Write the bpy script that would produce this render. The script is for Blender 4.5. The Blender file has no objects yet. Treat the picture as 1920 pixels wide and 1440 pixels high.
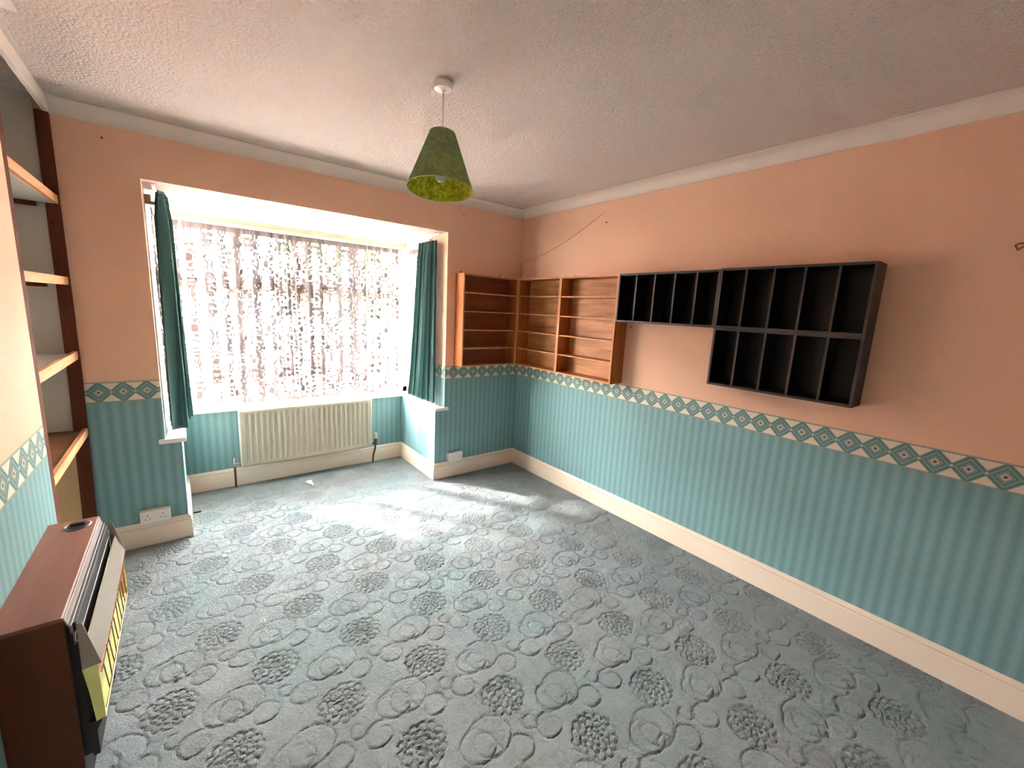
import bpy, bmesh, math, random
import numpy as np
from mathutils import Vector, Matrix
PI = math.pi
random.seed(7); rng = np.random.default_rng(7)
scn = bpy.context.scene
C = scn.collection

# ------------------------------------------------------------------ camera
cam = bpy.data.cameras.new('camera'); co = bpy.data.objects.new('camera', cam); C.objects.link(co)
R_ = Vector((0.78894865, -0.61247396, 0.04935259)); U_ = Vector((0.06741705, 0.16611583, 0.983799)); F_ = Vector((0.61074951, 0.77283969, -0.17234804))
m = Matrix((R_, U_, -F_)).transposed().to_4x4(); m.translation = Vector((-2.61340931, -3.24551433, 1.54808704))
co.matrix_world = m
cam.sensor_fit = 'HORIZONTAL'; cam.sensor_width = 36.0; cam.lens = 785.87561 / 1920 * 36.0; cam.clip_start = 0.02
scn.camera = co

# ------------------------------------------------------------------ sky, sun, exposure
vs = scn.view_settings
scn.display_settings.display_device = 'sRGB'
vs.view_transform = 'Standard'; vs.look = 'None'; vs.gamma = 1.0; vs.use_curve_mapping = False
vs.exposure = 4.34
w = bpy.data.worlds.new('sky'); scn.world = w; w.use_nodes = True
nt = w.node_tree; nt.nodes.clear()
wo = nt.nodes.new('ShaderNodeOutputWorld'); bg = nt.nodes.new('ShaderNodeBackground')
tc = nt.nodes.new('ShaderNodeTexCoord'); sp = nt.nodes.new('ShaderNodeSeparateXYZ'); rmp = nt.nodes.new('ShaderNodeValToRGB')
nt.links.new(tc.outputs['Generated'], sp.inputs[0]); nt.links.new(sp.outputs['Z'], rmp.inputs[0])
e = rmp.color_ramp.elements; e[0].position = 0.0; e[0].color = (0.80, 0.765, 0.735, 1); e[1].position = 0.75; e[1].color = (0.54, 0.56, 0.58, 1)
x_ = e.new(0.30); x_.color = (0.98, 0.955, 0.925, 1)
dp = nt.nodes.new('ShaderNodeVectorMath'); dp.operation = 'DOT_PRODUCT'; nt.links.new(tc.outputs['Generated'], dp.inputs[0]); dp.inputs[1].default_value = Vector((-0.70, 1.0, 0.94)).normalized()
g1 = nt.nodes.new('ShaderNodeMath'); g1.operation = 'MAXIMUM'; nt.links.new(dp.outputs['Value'], g1.inputs[0]); g1.inputs[1].default_value = 0
g2 = nt.nodes.new('ShaderNodeMath'); g2.operation = 'POWER'; nt.links.new(g1.outputs[0], g2.inputs[0]); g2.inputs[1].default_value = 5.0
g3 = nt.nodes.new('ShaderNodeMath'); g3.operation = 'MULTIPLY_ADD'; nt.links.new(g2.outputs[0], g3.inputs[0]); g3.inputs[1].default_value = 8.0; g3.inputs[2].default_value = 17.0   # bright haze round the sun
nt.links.new(rmp.outputs[0], bg.inputs[0]); nt.links.new(g3.outputs[0], bg.inputs[1])
nt.links.new(bg.outputs[0], wo.inputs[0])
sd = bpy.data.lights.new('sun', 'SUN'); sd.energy = 3.2; sd.angle = 0.06; sd.color = (1.0, 0.97, 0.92)
so = bpy.data.objects.new('sun', sd); C.objects.link(so)
so.rotation_euler = Vector((0.70, -1.0, -0.94)).to_track_quat('-Z', 'Y').to_euler()
def portal(loc, rot, sx, sy):                      # sampling aid only: emits nothing of its own
    l = bpy.data.lights.new('sky_portal', 'AREA'); l.shape = 'RECTANGLE'; l.size = sx; l.size_y = sy
    l.cycles.is_portal = True
    o = bpy.data.objects.new('sky_portal', l); C.objects.link(o); o.location = loc; o.rotation_euler = rot
portal((-1.78, 0.93, 1.40), (-PI / 2, 0, 0), 1.98, 1.6)
portal((-2.90, 0.56, 1.40), (PI / 2, 0, -PI / 2), 0.62, 1.6)
portal((-0.66, 0.56, 1.40), (PI / 2, 0, PI / 2), 0.62, 1.6)

# ------------------------------------------------------------------ node helpers
class N:
    def __init__(s, name):
        s.m = bpy.data.materials.new(name); s.m.use_nodes = True; s.t = s.m.node_tree; s.t.nodes.clear()
        s.out = s.t.nodes.new('ShaderNodeOutputMaterial')
    def n(s, typ, **k):
        x = s.t.nodes.new(typ)
        for a, b in k.items(): setattr(x, a, b)
        return x
    def put(s, sock, v):
        if isinstance(v, bpy.types.NodeSocket): s.t.links.new(v, sock)
        elif v is not None:
            if hasattr(sock.default_value, '__len__') and not hasattr(v, '__len__'): v = (v, v, v)
            if hasattr(sock.default_value, '__len__') and len(sock.default_value) == 4 and len(v) == 3: v = (*v, 1)
            sock.default_value = v
    def math(s, op, a, b=None, c=None):
        x = s.n('ShaderNodeMath', operation=op); s.put(x.inputs[0], a)
        if b is not None: s.put(x.inputs[1], b)
        if c is not None: s.put(x.inputs[2], c)
        return x.outputs[0]
    def mix(s, f, a, b, typ='MIX'):
        x = s.n('ShaderNodeMix', data_type='RGBA', blend_type=typ); s.put(x.inputs[0], f); s.put(x.inputs[6], a); s.put(x.inputs[7], b)
        return x.outputs[2]
    def noise(s, vec, scale, detail=2, rough=.5):
        x = s.n('ShaderNodeTexNoise'); s.put(x.inputs['Vector'], vec); x.inputs['Scale'].default_value = scale
        x.inputs['Detail'].default_value = detail; x.inputs['Roughness'].default_value = rough
        return x.outputs['Fac']
    def ramp(s, f, stops, interp='LINEAR'):
        x = s.n('ShaderNodeValToRGB'); s.put(x.inputs[0], f); r = x.color_ramp; r.interpolation = interp
        while len(r.elements) < len(stops): r.elements.new(0.5)
        for el, (p, c) in zip(r.elements, stops): el.position = p; el.color = (*c, 1) if len(c) == 3 else c
        return x.outputs[0]
    def bump(s, h, dist, strength=1.0):
        x = s.n('ShaderNodeBump'); x.inputs['Strength'].default_value = strength; x.inputs['Distance'].default_value = dist
        s.put(x.inputs['Height'], h); return x.outputs[0]
    def bsdf(s, col, rough=.6, spec=.5, metal=0, normal=None, sheen=0, coat=0):
        p = s.n('ShaderNodeBsdfPrincipled'); s.put(p.inputs['Base Color'], col); s.put(p.inputs['Roughness'], rough)
        p.inputs['Specular IOR Level'].default_value = spec; p.inputs['Metallic'].default_value = metal
        p.inputs['Sheen Weight'].default_value = sheen; p.inputs['Coat Weight'].default_value = coat
        if normal is not None: s.put(p.inputs['Normal'], normal)
        s.t.links.new(p.outputs[0], s.out.inputs[0]); return p
def srgb(r, g, b):
    f = lambda c: (c / 255 / 12.92) if c / 255 <= .04045 else ((c / 255 + .055) / 1.055) ** 2.4
    return (f(r), f(g), f(b))

def plain(name, col, rough=.5, spec=.5, metal=0, var=.06, scale=8, bump=0, bscale=60, sheen=0, coat=0):
    k = N(name); tc = k.n('ShaderNodeTexCoord').outputs['Object']
    f = k.noise(tc, scale, 3)
    c = k.mix(f, tuple(x * (1 - var) for x in col), tuple(min(1, x * (1 + var)) for x in col))
    nrm = k.bump(k.noise(tc, bscale, 2), bump) if bump else None
    k.bsdf(c, rough, spec, metal, nrm, sheen, coat); return k.m

def wood(name, c0, c1, axis=0, rough=.45, scale=9, spec=.4, knots=0):
    k = N(name); tc = k.n('ShaderNodeTexCoord').outputs['Object']
    mp = k.n('ShaderNodeMapping'); k.put(mp.inputs['Vector'], tc)
    sc = [1, 1, 1]; sc = [scale * (0.09 if i == axis else 1.0) for i in range(3)]; mp.inputs['Scale'].default_value = sc
    a = k.noise(mp.outputs[0], 2.2, 4, .6); b = k.noise(mp.outputs[0], 9, 3, .6)
    f = k.math('ADD', k.math('MULTIPLY', a, .7), k.math('MULTIPLY', b, .35))
    c = k.ramp(f, [(.32, c0), (.72, c1)])
    if knots:
        v = k.n('ShaderNodeTexVoronoi'); k.put(v.inputs['Vector'], tc); v.inputs['Scale'].default_value = knots
        c = k.mix(k.ramp(v.outputs['Distance'], [(.05, (1, 1, 1)), (.12, (0, 0, 0))]), c, tuple(x * .35 for x in c0))
    k.bsdf(c, rough, spec, 0, k.bump(b, .0006)); return k.m

# wallpaper: striped teal dado, diamond border, peach textured paper above
def wallpaper(name, rough_bump=.0028):
    k = N(name); g = k.n('ShaderNodeNewGeometry'); sp = k.n('ShaderNodeSeparateXYZ'); k.put(sp.inputs[0], g.outputs['Position'])
    sn = k.n('ShaderNodeSeparateXYZ'); k.put(sn.inputs[0], g.outputs['True Normal'])
    isx = k.math('GREATER_THAN', k.math('ABSOLUTE', sn.outputs[0]), .5)
    mu = k.n('ShaderNodeMix', data_type='FLOAT'); k.put(mu.inputs[0], isx); k.put(mu.inputs[2], sp.outputs[0]); k.put(mu.inputs[3], sp.outputs[1])
    u = mu.outputs[0]; z = sp.outputs[2]
    # peach
    n1 = k.noise(g.outputs['Position'], 1.6, 3); n2 = k.noise(g.outputs['Position'], 130, 3, .65)
    peach = k.mix(n1, srgb(236, 189, 158), srgb(246, 204, 174))
    # stripes
    t = k.math('FRACT', k.math('DIVIDE', u, .052))
    wv = k.math('MULTIPLY_ADD', k.math('SINE', k.math('MULTIPLY', t, 2 * PI)), .5, .5)
    fine = k.math('MULTIPLY_ADD', k.math('SINE', k.math('MULTIPLY', t, 8 * PI)), .5, .5)
    n3 = k.noise(g.outputs['Position'], 55, 3, .7)
    f = k.math('ADD', k.math('MULTIPLY', wv, .55), k.math('ADD', k.math('MULTIPLY', fine, .10), k.math('MULTIPLY', n3, .30)))
    teal = k.ramp(f, [(.1, srgb(112, 153, 155)), (.9, srgb(142, 180, 182))])
    # border
    q = k.math('FRACT', k.math('ADD', k.math('DIVIDE', u, .104), .471))
    du = k.math('MULTIPLY', k.math('ABSOLUTE', k.math('SUBTRACT', q, .5)), 2.0)
    dv = k.math('DIVIDE', k.math('ABSOLUTE', k.math('SUBTRACT', z, .9765)), .052)
    md = k.math('ADD', du, dv)
    cream = srgb(232, 220, 200); gt = srgb(136, 162, 158); dk = srgb(96, 136, 130); br = srgb(110, 102, 92); pk = srgb(205, 190, 178)
    dia = k.ramp(k.math('MULTIPLY', md, .5), [(0, br), (.080, br), (.095, cream), (.155, pk), (.175, gt), (.27, gt), (.29, dk), (.345, dk), (.365, gt), (.45, gt), (.49, dk), (.56, dk), (.585, gt), (.615, gt), (.63, cream)])
    dia.node.color_ramp.interpolation = 'LINEAR'
    knot = k.math('MULTIPLY', k.math('GREATER_THAN', du, .90), k.math('LESS_THAN', dv, .10))
    dia = k.mix(knot, dia, srgb(190, 205, 205))
    ln = k.math('ABSOLUTE', k.math('SUBTRACT', z, .9765))
    dia = k.mix(k.math('GREATER_THAN', ln, .0525), dia, srgb(112, 140, 128))
    dia = k.mix(k.math('MULTIPLY', k.math('GREATER_THAN', ln, .0555), k.math('LESS_THAN', ln, .058)), dia, srgb(190, 195, 172))
    c = k.mix(k.math('GREATER_THAN', z, .916), teal, dia)
    up = k.math('GREATER_THAN', z, 1.0365)
    c = k.mix(up, c, peach)
    h = k.math('MULTIPLY', n2, k.math('MULTIPLY_ADD', up, .8, .2))
    k.bsdf(c, .62, .3, 0, k.bump(h, rough_bump)); return k.m

def artex(name, col, bump=.004, scale=90):
    k = N(name); g = k.n('ShaderNodeNewGeometry').outputs['Position']
    v = k.n('ShaderNodeTexVoronoi', feature='F1'); k.put(v.inputs['Vector'], g); v.inputs['Scale'].default_value = scale
    n2 = k.noise(g, scale * .7, 3, .7)
    h = k.math('ADD', k.math('MULTIPLY', k.math('POWER', v.outputs['Distance'], 2.0), -.7), k.math('MULTIPLY', n2, .8))
    c = k.mix(k.noise(g, 1.3, 2), tuple(x * .97 for x in col), col)
    k.bsdf(c, .75, .2, 0, k.bump(h, bump)); return k.m

M = {}
M['paper'] = wallpaper('wallpaper')
M['ceil'] = artex('ceiling_artex', srgb(216, 203, 194), .0065)
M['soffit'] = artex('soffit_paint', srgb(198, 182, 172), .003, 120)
M['gloss'] = plain('cream_gloss_paint', srgb(240, 223, 204), .28, .5, var=.02, bump=.0006, bscale=18)
M['white'] = plain('white_gloss_paint', srgb(245, 240, 232), .25, .5, var=.02)
M['coving'] = plain('coving_paint', srgb(232, 222, 212), .6, .3, var=.02, bump=.0004)
M['frame'] = plain('window_frame_paint', srgb(206, 190, 168), .35, .5, var=.02)
M['rad'] = plain('radiator_enamel', srgb(192, 182, 160), .35, .5, var=.02)
M['pipe'] = plain('brown_painted_pipe', srgb(92, 62, 44), .4, .5, var=.15, scale=30)
M['chrome'] = plain('chrome', (.62, .6, .56), .22, .5, 1, var=.05)
M['plastic'] = plain('white_plastic', srgb(240, 234, 228), .3, .5, var=.01)
M['dark'] = plain('dark_hole', (.02, .018, .016), .6, .3)
M['curtain'] = None
M['orange'] = wood('oiled_teak', srgb(142, 72, 26), srgb(196, 118, 55), 2, .42)
M['ply'] = wood('plywood_back', srgb(150, 94, 48), srgb(226, 168, 108), 0, .5, 9)
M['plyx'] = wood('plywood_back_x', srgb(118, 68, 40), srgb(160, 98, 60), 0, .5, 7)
M['black'] = wood('black_stained_wood', (.003, .002, .003), (.011, .008, .010), 2, .42, 9, .35)
M['teakedge'] = wood('light_teak_edge', srgb(196, 128, 76), srgb(228, 168, 112), 2, .45)
M['blackedge'] = plain('black_edge', (.046, .040, .043), .4, .5, var=.2)
M['mahog'] = wood('dark_red_wood', srgb(78, 40, 26), srgb(112, 62, 42), 2, .75, 10, .15, 7)
M['pine'] = wood('pine_batten', srgb(196, 132, 84), srgb(232, 178, 128), 1, .5, 12, .3)
M['shelfwood'] = wood('worn_shelf_wood', srgb(104, 70, 44), srgb(142, 98, 64), 0, .5, 8, .3)
M['panelwhite'] = plain('alcove_white_paint', srgb(205, 200, 190), .5, .3, var=.03)
M['panelcream'] = plain('alcove_cream_paint', srgb(224, 184, 134), .5, .3, var=.03)
M['case'] = wood('brown_veneer_case', srgb(128, 78, 62), srgb(150, 98, 80), 1, .5, 5, .3)
M['caseside'] = wood('brown_veneer_side', srgb(84, 42, 14), srgb(100, 52, 20), 2, .45, 4, .3)
M['silver'] = plain('satin_silver', (.55, .52, .48), .3, .5, 1, var=.04)
M['louvre'] = plain('grey_louvre', srgb(132, 122, 124), .4, .5, .2, var=.05)
M['gunmetal'] = plain('dark_chrome_ring', (.22, .19, .18), .3, .5, 1, var=.05)
M['hood'] = plain('beige_grey_enamel', srgb(168, 158, 145), .3, .5, .3, var=.02)
M['brass'] = plain('polished_yellow_brass', (1.0, .93, .36), .2, .5, .6, var=.04)
M['matt'] = plain('matt_black', (.018, .017, .020), .45, .4, var=.1)
M['clay'] = plain('fireclay', srgb(205, 140, 120), .8, .2, var=.15, scale=40)
M['wire'] = plain('cream_flex', srgb(206, 166, 108), .4, .4)
M['bracket'] = plain('old_brass', srgb(130, 95, 40), .35, .5, .7)

# teal curtain fabric
k = N('teal_velvet'); tcn = k.n('ShaderNodeTexCoord').outputs['Object']
nn = k.noise(tcn, 300, 2)
d = k.n('ShaderNodeBsdfPrincipled'); k.put(d.inputs['Base Color'], k.mix(nn, srgb(32, 72, 70), srgb(50, 100, 95)))
d.inputs['Roughness'].default_value = .55; d.inputs['Sheen Weight'].default_value = .5; d.inputs['Sheen Tint'].default_value = (.4, .8, .75, 1)
tr = k.n('ShaderNodeBsdfTranslucent'); tr.inputs[0].default_value = (.02, .12, .11, 1)
mx = k.n('ShaderNodeMixShader'); mx.inputs[0].default_value = .22; k.t.links.new(d.outputs[0], mx.inputs[1]); k.t.links.new(tr.outputs[0], mx.inputs[2])
k.t.links.new(mx.outputs[0], k.out.inputs[0]); M['curtain'] = k.m

# lace: threads or open net, chosen by the woven pattern stored on the cloth
k = N('lace_net'); at = k.n('ShaderNodeAttribute', attribute_name='thread')
th0 = at.outputs['Fac']; mr = k.n('ShaderNodeMapRange'); k.put(mr.inputs[0], th0); mr.inputs[1].default_value = .54; mr.inputs[2].default_value = .62; mr.inputs[3].default_value = .38; mr.inputs[4].default_value = 1.0; th = mr.outputs[0]
d = k.n('ShaderNodeBsdfDiffuse'); d.inputs[0].default_value = (.36, .32, .325, 1)
tr = k.n('ShaderNodeBsdfTranslucent'); k.put(tr.inputs[0], k.ramp(th, [(.50, (.23, .225, .22)), (.61, (.0010, .0010, .0010))]))
mx = k.n('ShaderNodeMixShader'); mx.inputs[0].default_value = .45; k.t.links.new(d.outputs[0], mx.inputs[1]); k.t.links.new(tr.outputs[0], mx.inputs[2])
tp = k.n('ShaderNodeBsdfTransparent')
m2 = k.n('ShaderNodeMixShader'); k.t.links.new(th, m2.inputs[0]); k.t.links.new(tp.outputs[0], m2.inputs[1]); k.t.links.new(mx.outputs[0], m2.inputs[2])
k.t.links.new(m2.outputs[0], k.out.inputs[0]); M['lace'] = k.m

# window glass
k = N('window_glass'); tp = k.n('ShaderNodeBsdfTransparent'); gl = k.n('ShaderNodeBsdfGlossy'); gl.inputs['Roughness'].default_value = .02
mx = k.n('ShaderNodeMixShader'); mx.inputs[0].default_value = .05; k.t.links.new(tp.outputs[0], mx.inputs[1]); k.t.links.new(gl.outputs[0], mx.inputs[2])
k.t.links.new(mx.outputs[0], k.out.inputs[0]); M['glass'] = k.m
k = N('bulb_glass'); gl = k.n('ShaderNodeBsdfGlossy'); gl.inputs['Roughness'].default_value = .05; tl = k.n('ShaderNodeBsdfTranslucent'); tl.inputs[0].default_value = (.9, .9, .88, 1)
tp = k.n('ShaderNodeBsdfTransparent')
mx = k.n('ShaderNodeMixShader'); mx.inputs[0].default_value = .5; k.t.links.new(tl.outputs[0], mx.inputs[1]); k.t.links.new(tp.outputs[0], mx.inputs[2])
m2 = k.n('ShaderNodeMixShader'); m2.inputs[0].default_value = .2; k.t.links.new(mx.outputs[0], m2.inputs[1]); k.t.links.new(gl.outputs[0], m2.inputs[2])
k.t.links.new(m2.outputs[0], k.out.inputs[0]); M['bulb'] = k.m

# lamp shade: green fibre paper, lit through
k = N('green_fibre_shade'); g = k.n('ShaderNodeTexCoord').outputs['Object']; geo = k.n('ShaderNodeNewGeometry')
nn = k.noise(g, 42, 4, .75)
outc = k.mix(nn, srgb(128, 148, 118), srgb(176, 192, 156)); inc = k.ramp(nn, [(.35, srgb(108, 122, 18)), (.62, srgb(196, 204, 62))])
d = k.n('ShaderNodeBsdfDiffuse'); k.put(d.inputs[0], outc)
tr = k.n('ShaderNodeBsdfTranslucent'); k.put(tr.inputs[0], inc)
mx = k.n('ShaderNodeMixShader'); mx.inputs[0].default_value = .42; k.t.links.new(d.outputs[0], mx.inputs[1]); k.t.links.new(tr.outputs[0], mx.inputs[2])
k.t.links.new(mx.outputs[0], k.out.inputs[0]); M['shade_out'] = k.m
k2 = N('green_fibre_lining'); g = k2.n('ShaderNodeTexCoord').outputs['Object']; nn = k2.noise(g, 42, 4, .75)
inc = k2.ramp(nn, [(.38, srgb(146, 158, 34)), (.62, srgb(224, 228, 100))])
d = k2.n('ShaderNodeBsdfDiffuse'); k2.put(d.inputs[0], inc); tr = k2.n('ShaderNodeBsdfTranslucent'); k2.put(tr.inputs[0], inc)
mx = k2.n('ShaderNodeMixShader'); mx.inputs[0].default_value = .45; k2.t.links.new(d.outputs[0], mx.inputs[1]); k2.t.links.new(tr.outputs[0], mx.inputs[2])
k2.t.links.new(mx.outputs[0], k2.out.inputs[0]); M['shade_in'] = k2.m

# carpet
k = N('carpet_pile'); g = k.n('ShaderNodeNewGeometry').outputs['Position']
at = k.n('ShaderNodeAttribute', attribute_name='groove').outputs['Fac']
a = k.noise(g, 7, 4, .6); b = k.noise(g, 260, 2, .7); c3 = k.noise(g, 1.8, 2)
c = k.ramp(a, [(.34, srgb(128, 135, 136)), (.66, srgb(156, 161, 162))])
c = k.mix(k.ramp(c3, [(.42, (0, 0, 0)), (.66, (.8, .8, .8))]), c, k.mix(a, srgb(114, 138, 138), srgb(140, 163, 162)))
c = k.mix(k.math('MULTIPLY', k.noise(g, 95, 3, .75), .30), c, srgb(196, 200, 200))
c = k.mix(k.math('MULTIPLY', b, .46), c, srgb(92, 102, 103))
c = k.mix(k.math('MULTIPLY', at, .22), c, srgb(100, 112, 113))  # carved grooves also darkened in the colour, as shade in the pile
k.bsdf(c, .95, .1, 0, k.bump(k.math('ADD', b, k.math('MULTIPLY', k.noise(g, 60, 2), .6)), .007), sheen=.15); M['carpet'] = k.m

# ------------------------------------------------------------------ mesh helpers
LOC = {}
def link(name, me, mat=None, parent=None, smooth=False):
    o = bpy.data.objects.new(name, me); C.objects.link(o)
    if mat is not None: me.materials.append(M[mat] if isinstance(mat, str) else mat)
    if smooth:
        me.polygons.foreach_set('use_smooth', [True] * len(me.polygons))
        if smooth is not True: me.set_sharp_from_angle(angle=math.radians(smooth))
    if parent is not None: o.parent = parent
    return o
def rootpos(p):
    v = Vector((0, 0, 0))
    while p is not None: v += p.location; p = p.parent
    return v
def ob(name, bm, mat, parent=None, smooth=False, local=False, origin=None):
    off = Vector((0, 0, 0)) if local else rootpos(parent)
    if origin is not None: off = Vector(origin)
    if off.length > 0: bmesh.ops.translate(bm, verts=bm.verts, vec=-off)
    bmesh.ops.recalc_face_normals(bm, faces=bm.faces)
    me = bpy.data.meshes.new(name); bm.to_mesh(me); bm.free()
    o = link(name, me, mat, parent, smooth)
    if origin is not None: o.location = off - rootpos(parent)
    return o
def thing(name, label, cat, loc, group=None, rotz=0):
    o = bpy.data.objects.new(name, None); C.objects.link(o); o.location = loc; o.rotation_euler = (0, 0, rotz)
    o.empty_display_size = .05
    o['label'] = label; o['category'] = cat
    if group: o['group'] = group
    return o
def tag(o, label, cat, group=None, kind=None):
    o['label'] = label; o['category'] = cat
    if group: o['group'] = group
    if kind: o['kind'] = kind
    return o
def struct(o, label=None, cat=None):
    o['kind'] = 'structure'
    if label: o['label'] = label
    if cat: o['category'] = cat
    return o
def NB(): return bmesh.new()
def box(bm, x0, x1, y0, y1, z0, z1, bev=0):
    x0, x1 = sorted((x0, x1)); y0, y1 = sorted((y0, y1)); z0, z1 = sorted((z0, z1))
    v = [bm.verts.new((x, y, z)) for x in (x0, x1) for y in (y0, y1) for z in (z0, z1)]
    fs = [bm.faces.new([v[i] for i in q]) for q in ((0, 1, 3, 2), (4, 6, 7, 5), (0, 4, 5, 1), (2, 3, 7, 6), (0, 2, 6, 4), (1, 5, 7, 3))]
    if bev:
        ed = list({e for f in fs for e in f.edges})
        bmesh.ops.bevel(bm, geom=ed, offset=bev, segments=2, affect='EDGES', profile=.6)
def tube(bm, pts, r, n=10, cap=True):
    pts = [Vector(p) for p in pts]; rings = []; up = Vector((0, 0, 1))
    for i, p in enumerate(pts):
        t = (pts[min(i + 1, len(pts) - 1)] - pts[max(i - 1, 0)]).normalized()
        a = t.cross(up)
        if a.length < .05: a = t.cross(Vector((1, 0, 0)))
        a.normalize(); b = t.cross(a); rr = r[i] if hasattr(r, '__len__') else r
        rings.append([bm.verts.new(p + rr * (math.cos(q * 2 * PI / n) * a + math.sin(q * 2 * PI / n) * b)) for q in range(n)])
    for A, B in zip(rings, rings[1:]):
        for q in range(n): bm.faces.new((A[q], A[(q + 1) % n], B[(q + 1) % n], B[q]))
    if cap: bm.faces.new(rings[0][::-1]); bm.faces.new(rings[-1])
def lathe(bm, prof, c=(0, 0, 0), n=48, close=False):
    rings = [[bm.verts.new((c[0] + r * math.cos(a * 2 * PI / n), c[1] + r * math.sin(a * 2 * PI / n), c[2] + z)) for a in range(n)] for r, z in prof]
    seq = list(zip(rings, rings[1:])) + ([(rings[-1], rings[0])] if close else [])
    for A, B in seq:
        for q in range(n): bm.faces.new((A[q], A[(q + 1) % n], B[(q + 1) % n], B[q]))
    if not close:
        for rg, (r, z) in ((rings[0], prof[0]), (rings[-1], prof[-1])):
            if r > 1e-4: bm.faces.new(rg)
def prism(bm, poly, f0, f1):                        # poly of 2-tuples, f0/f1 map (a,b) to the two end positions
    A = [bm.verts.new(f0(*p)) for p in poly]; B = [bm.verts.new(f1(*p)) for p in poly]; n = len(poly)
    for i in range(n): bm.faces.new((A[i], A[(i + 1) % n], B[(i + 1) % n], B[i]))
    bm.faces.new(A[::-1]); bm.faces.new(B)
def sweep(bm, path, prof, side=1):
    """profile (out, z) swept along a plan path, mitred; out = distance to the left of travel * side"""
    P = [Vector((x, y)) for x, y in path]; n = len(P); rows = []
    for i in range(n):
        d0 = (P[i] - P[i - 1]).normalized() if i > 0 else None; d1 = (P[i + 1] - P[i]).normalized() if i < n - 1 else None
        a = d0 or d1; b = d1 or d0
        na = Vector((-a.y, a.x)) * side; nb = Vector((-b.y, b.x)) * side
        mm = (na + nb).normalized(); mm = mm / max(.2, mm.dot(na))
        rows.append([bm.verts.new((P[i].x + mm.x * o, P[i].y + mm.y * o, z)) for o, z in prof])
    k = len(prof)
    for A, B in zip(rows, rows[1:]):
        for j in range(k): bm.faces.new((A[j], A[(j + 1) % k], B[(j + 1) % k], B[j]))
    bm.faces.new(rows[0][::-1]); bm.faces.new(rows[-1])
def grid_mesh(name, V, nu, nv):
    """V: (nu*nv,3) array"""
    me = bpy.data.meshes.new(name); me.vertices.add(nu * nv); me.vertices.foreach_set('co', V.astype(np.float32).ravel())
    i = np.arange(nu - 1)[:, None] * nv + np.arange(nv - 1)[None, :]
    q = np.stack([i, i + nv, i + nv + 1, i + 1], -1).reshape(-1, 4)
    me.loops.add(q.size); me.loops.foreach_set('vertex_index', q.ravel().astype(np.int32))
    me.polygons.add(len(q)); me.polygons.foreach_set('loop_start', (np.arange(len(q)) * 4).astype(np.int32))
    me.polygons.foreach_set('loop_total', np.full(len(q), 4, np.int32)); me.update(calc_edges=True)
    me.polygons.foreach_set('use_smooth', [True] * len(me.polygons)); return me

# ------------------------------------------------------------------ dimensions
H = 2.47; HB = 2.17; XL = -3.055; XA = -3.42; YR = -3.85
xl, xr, xl2, xr2 = -2.666, -0.899, -2.744, -0.809
D = 0.736; YW = 0.80; SZ = .668

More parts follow.
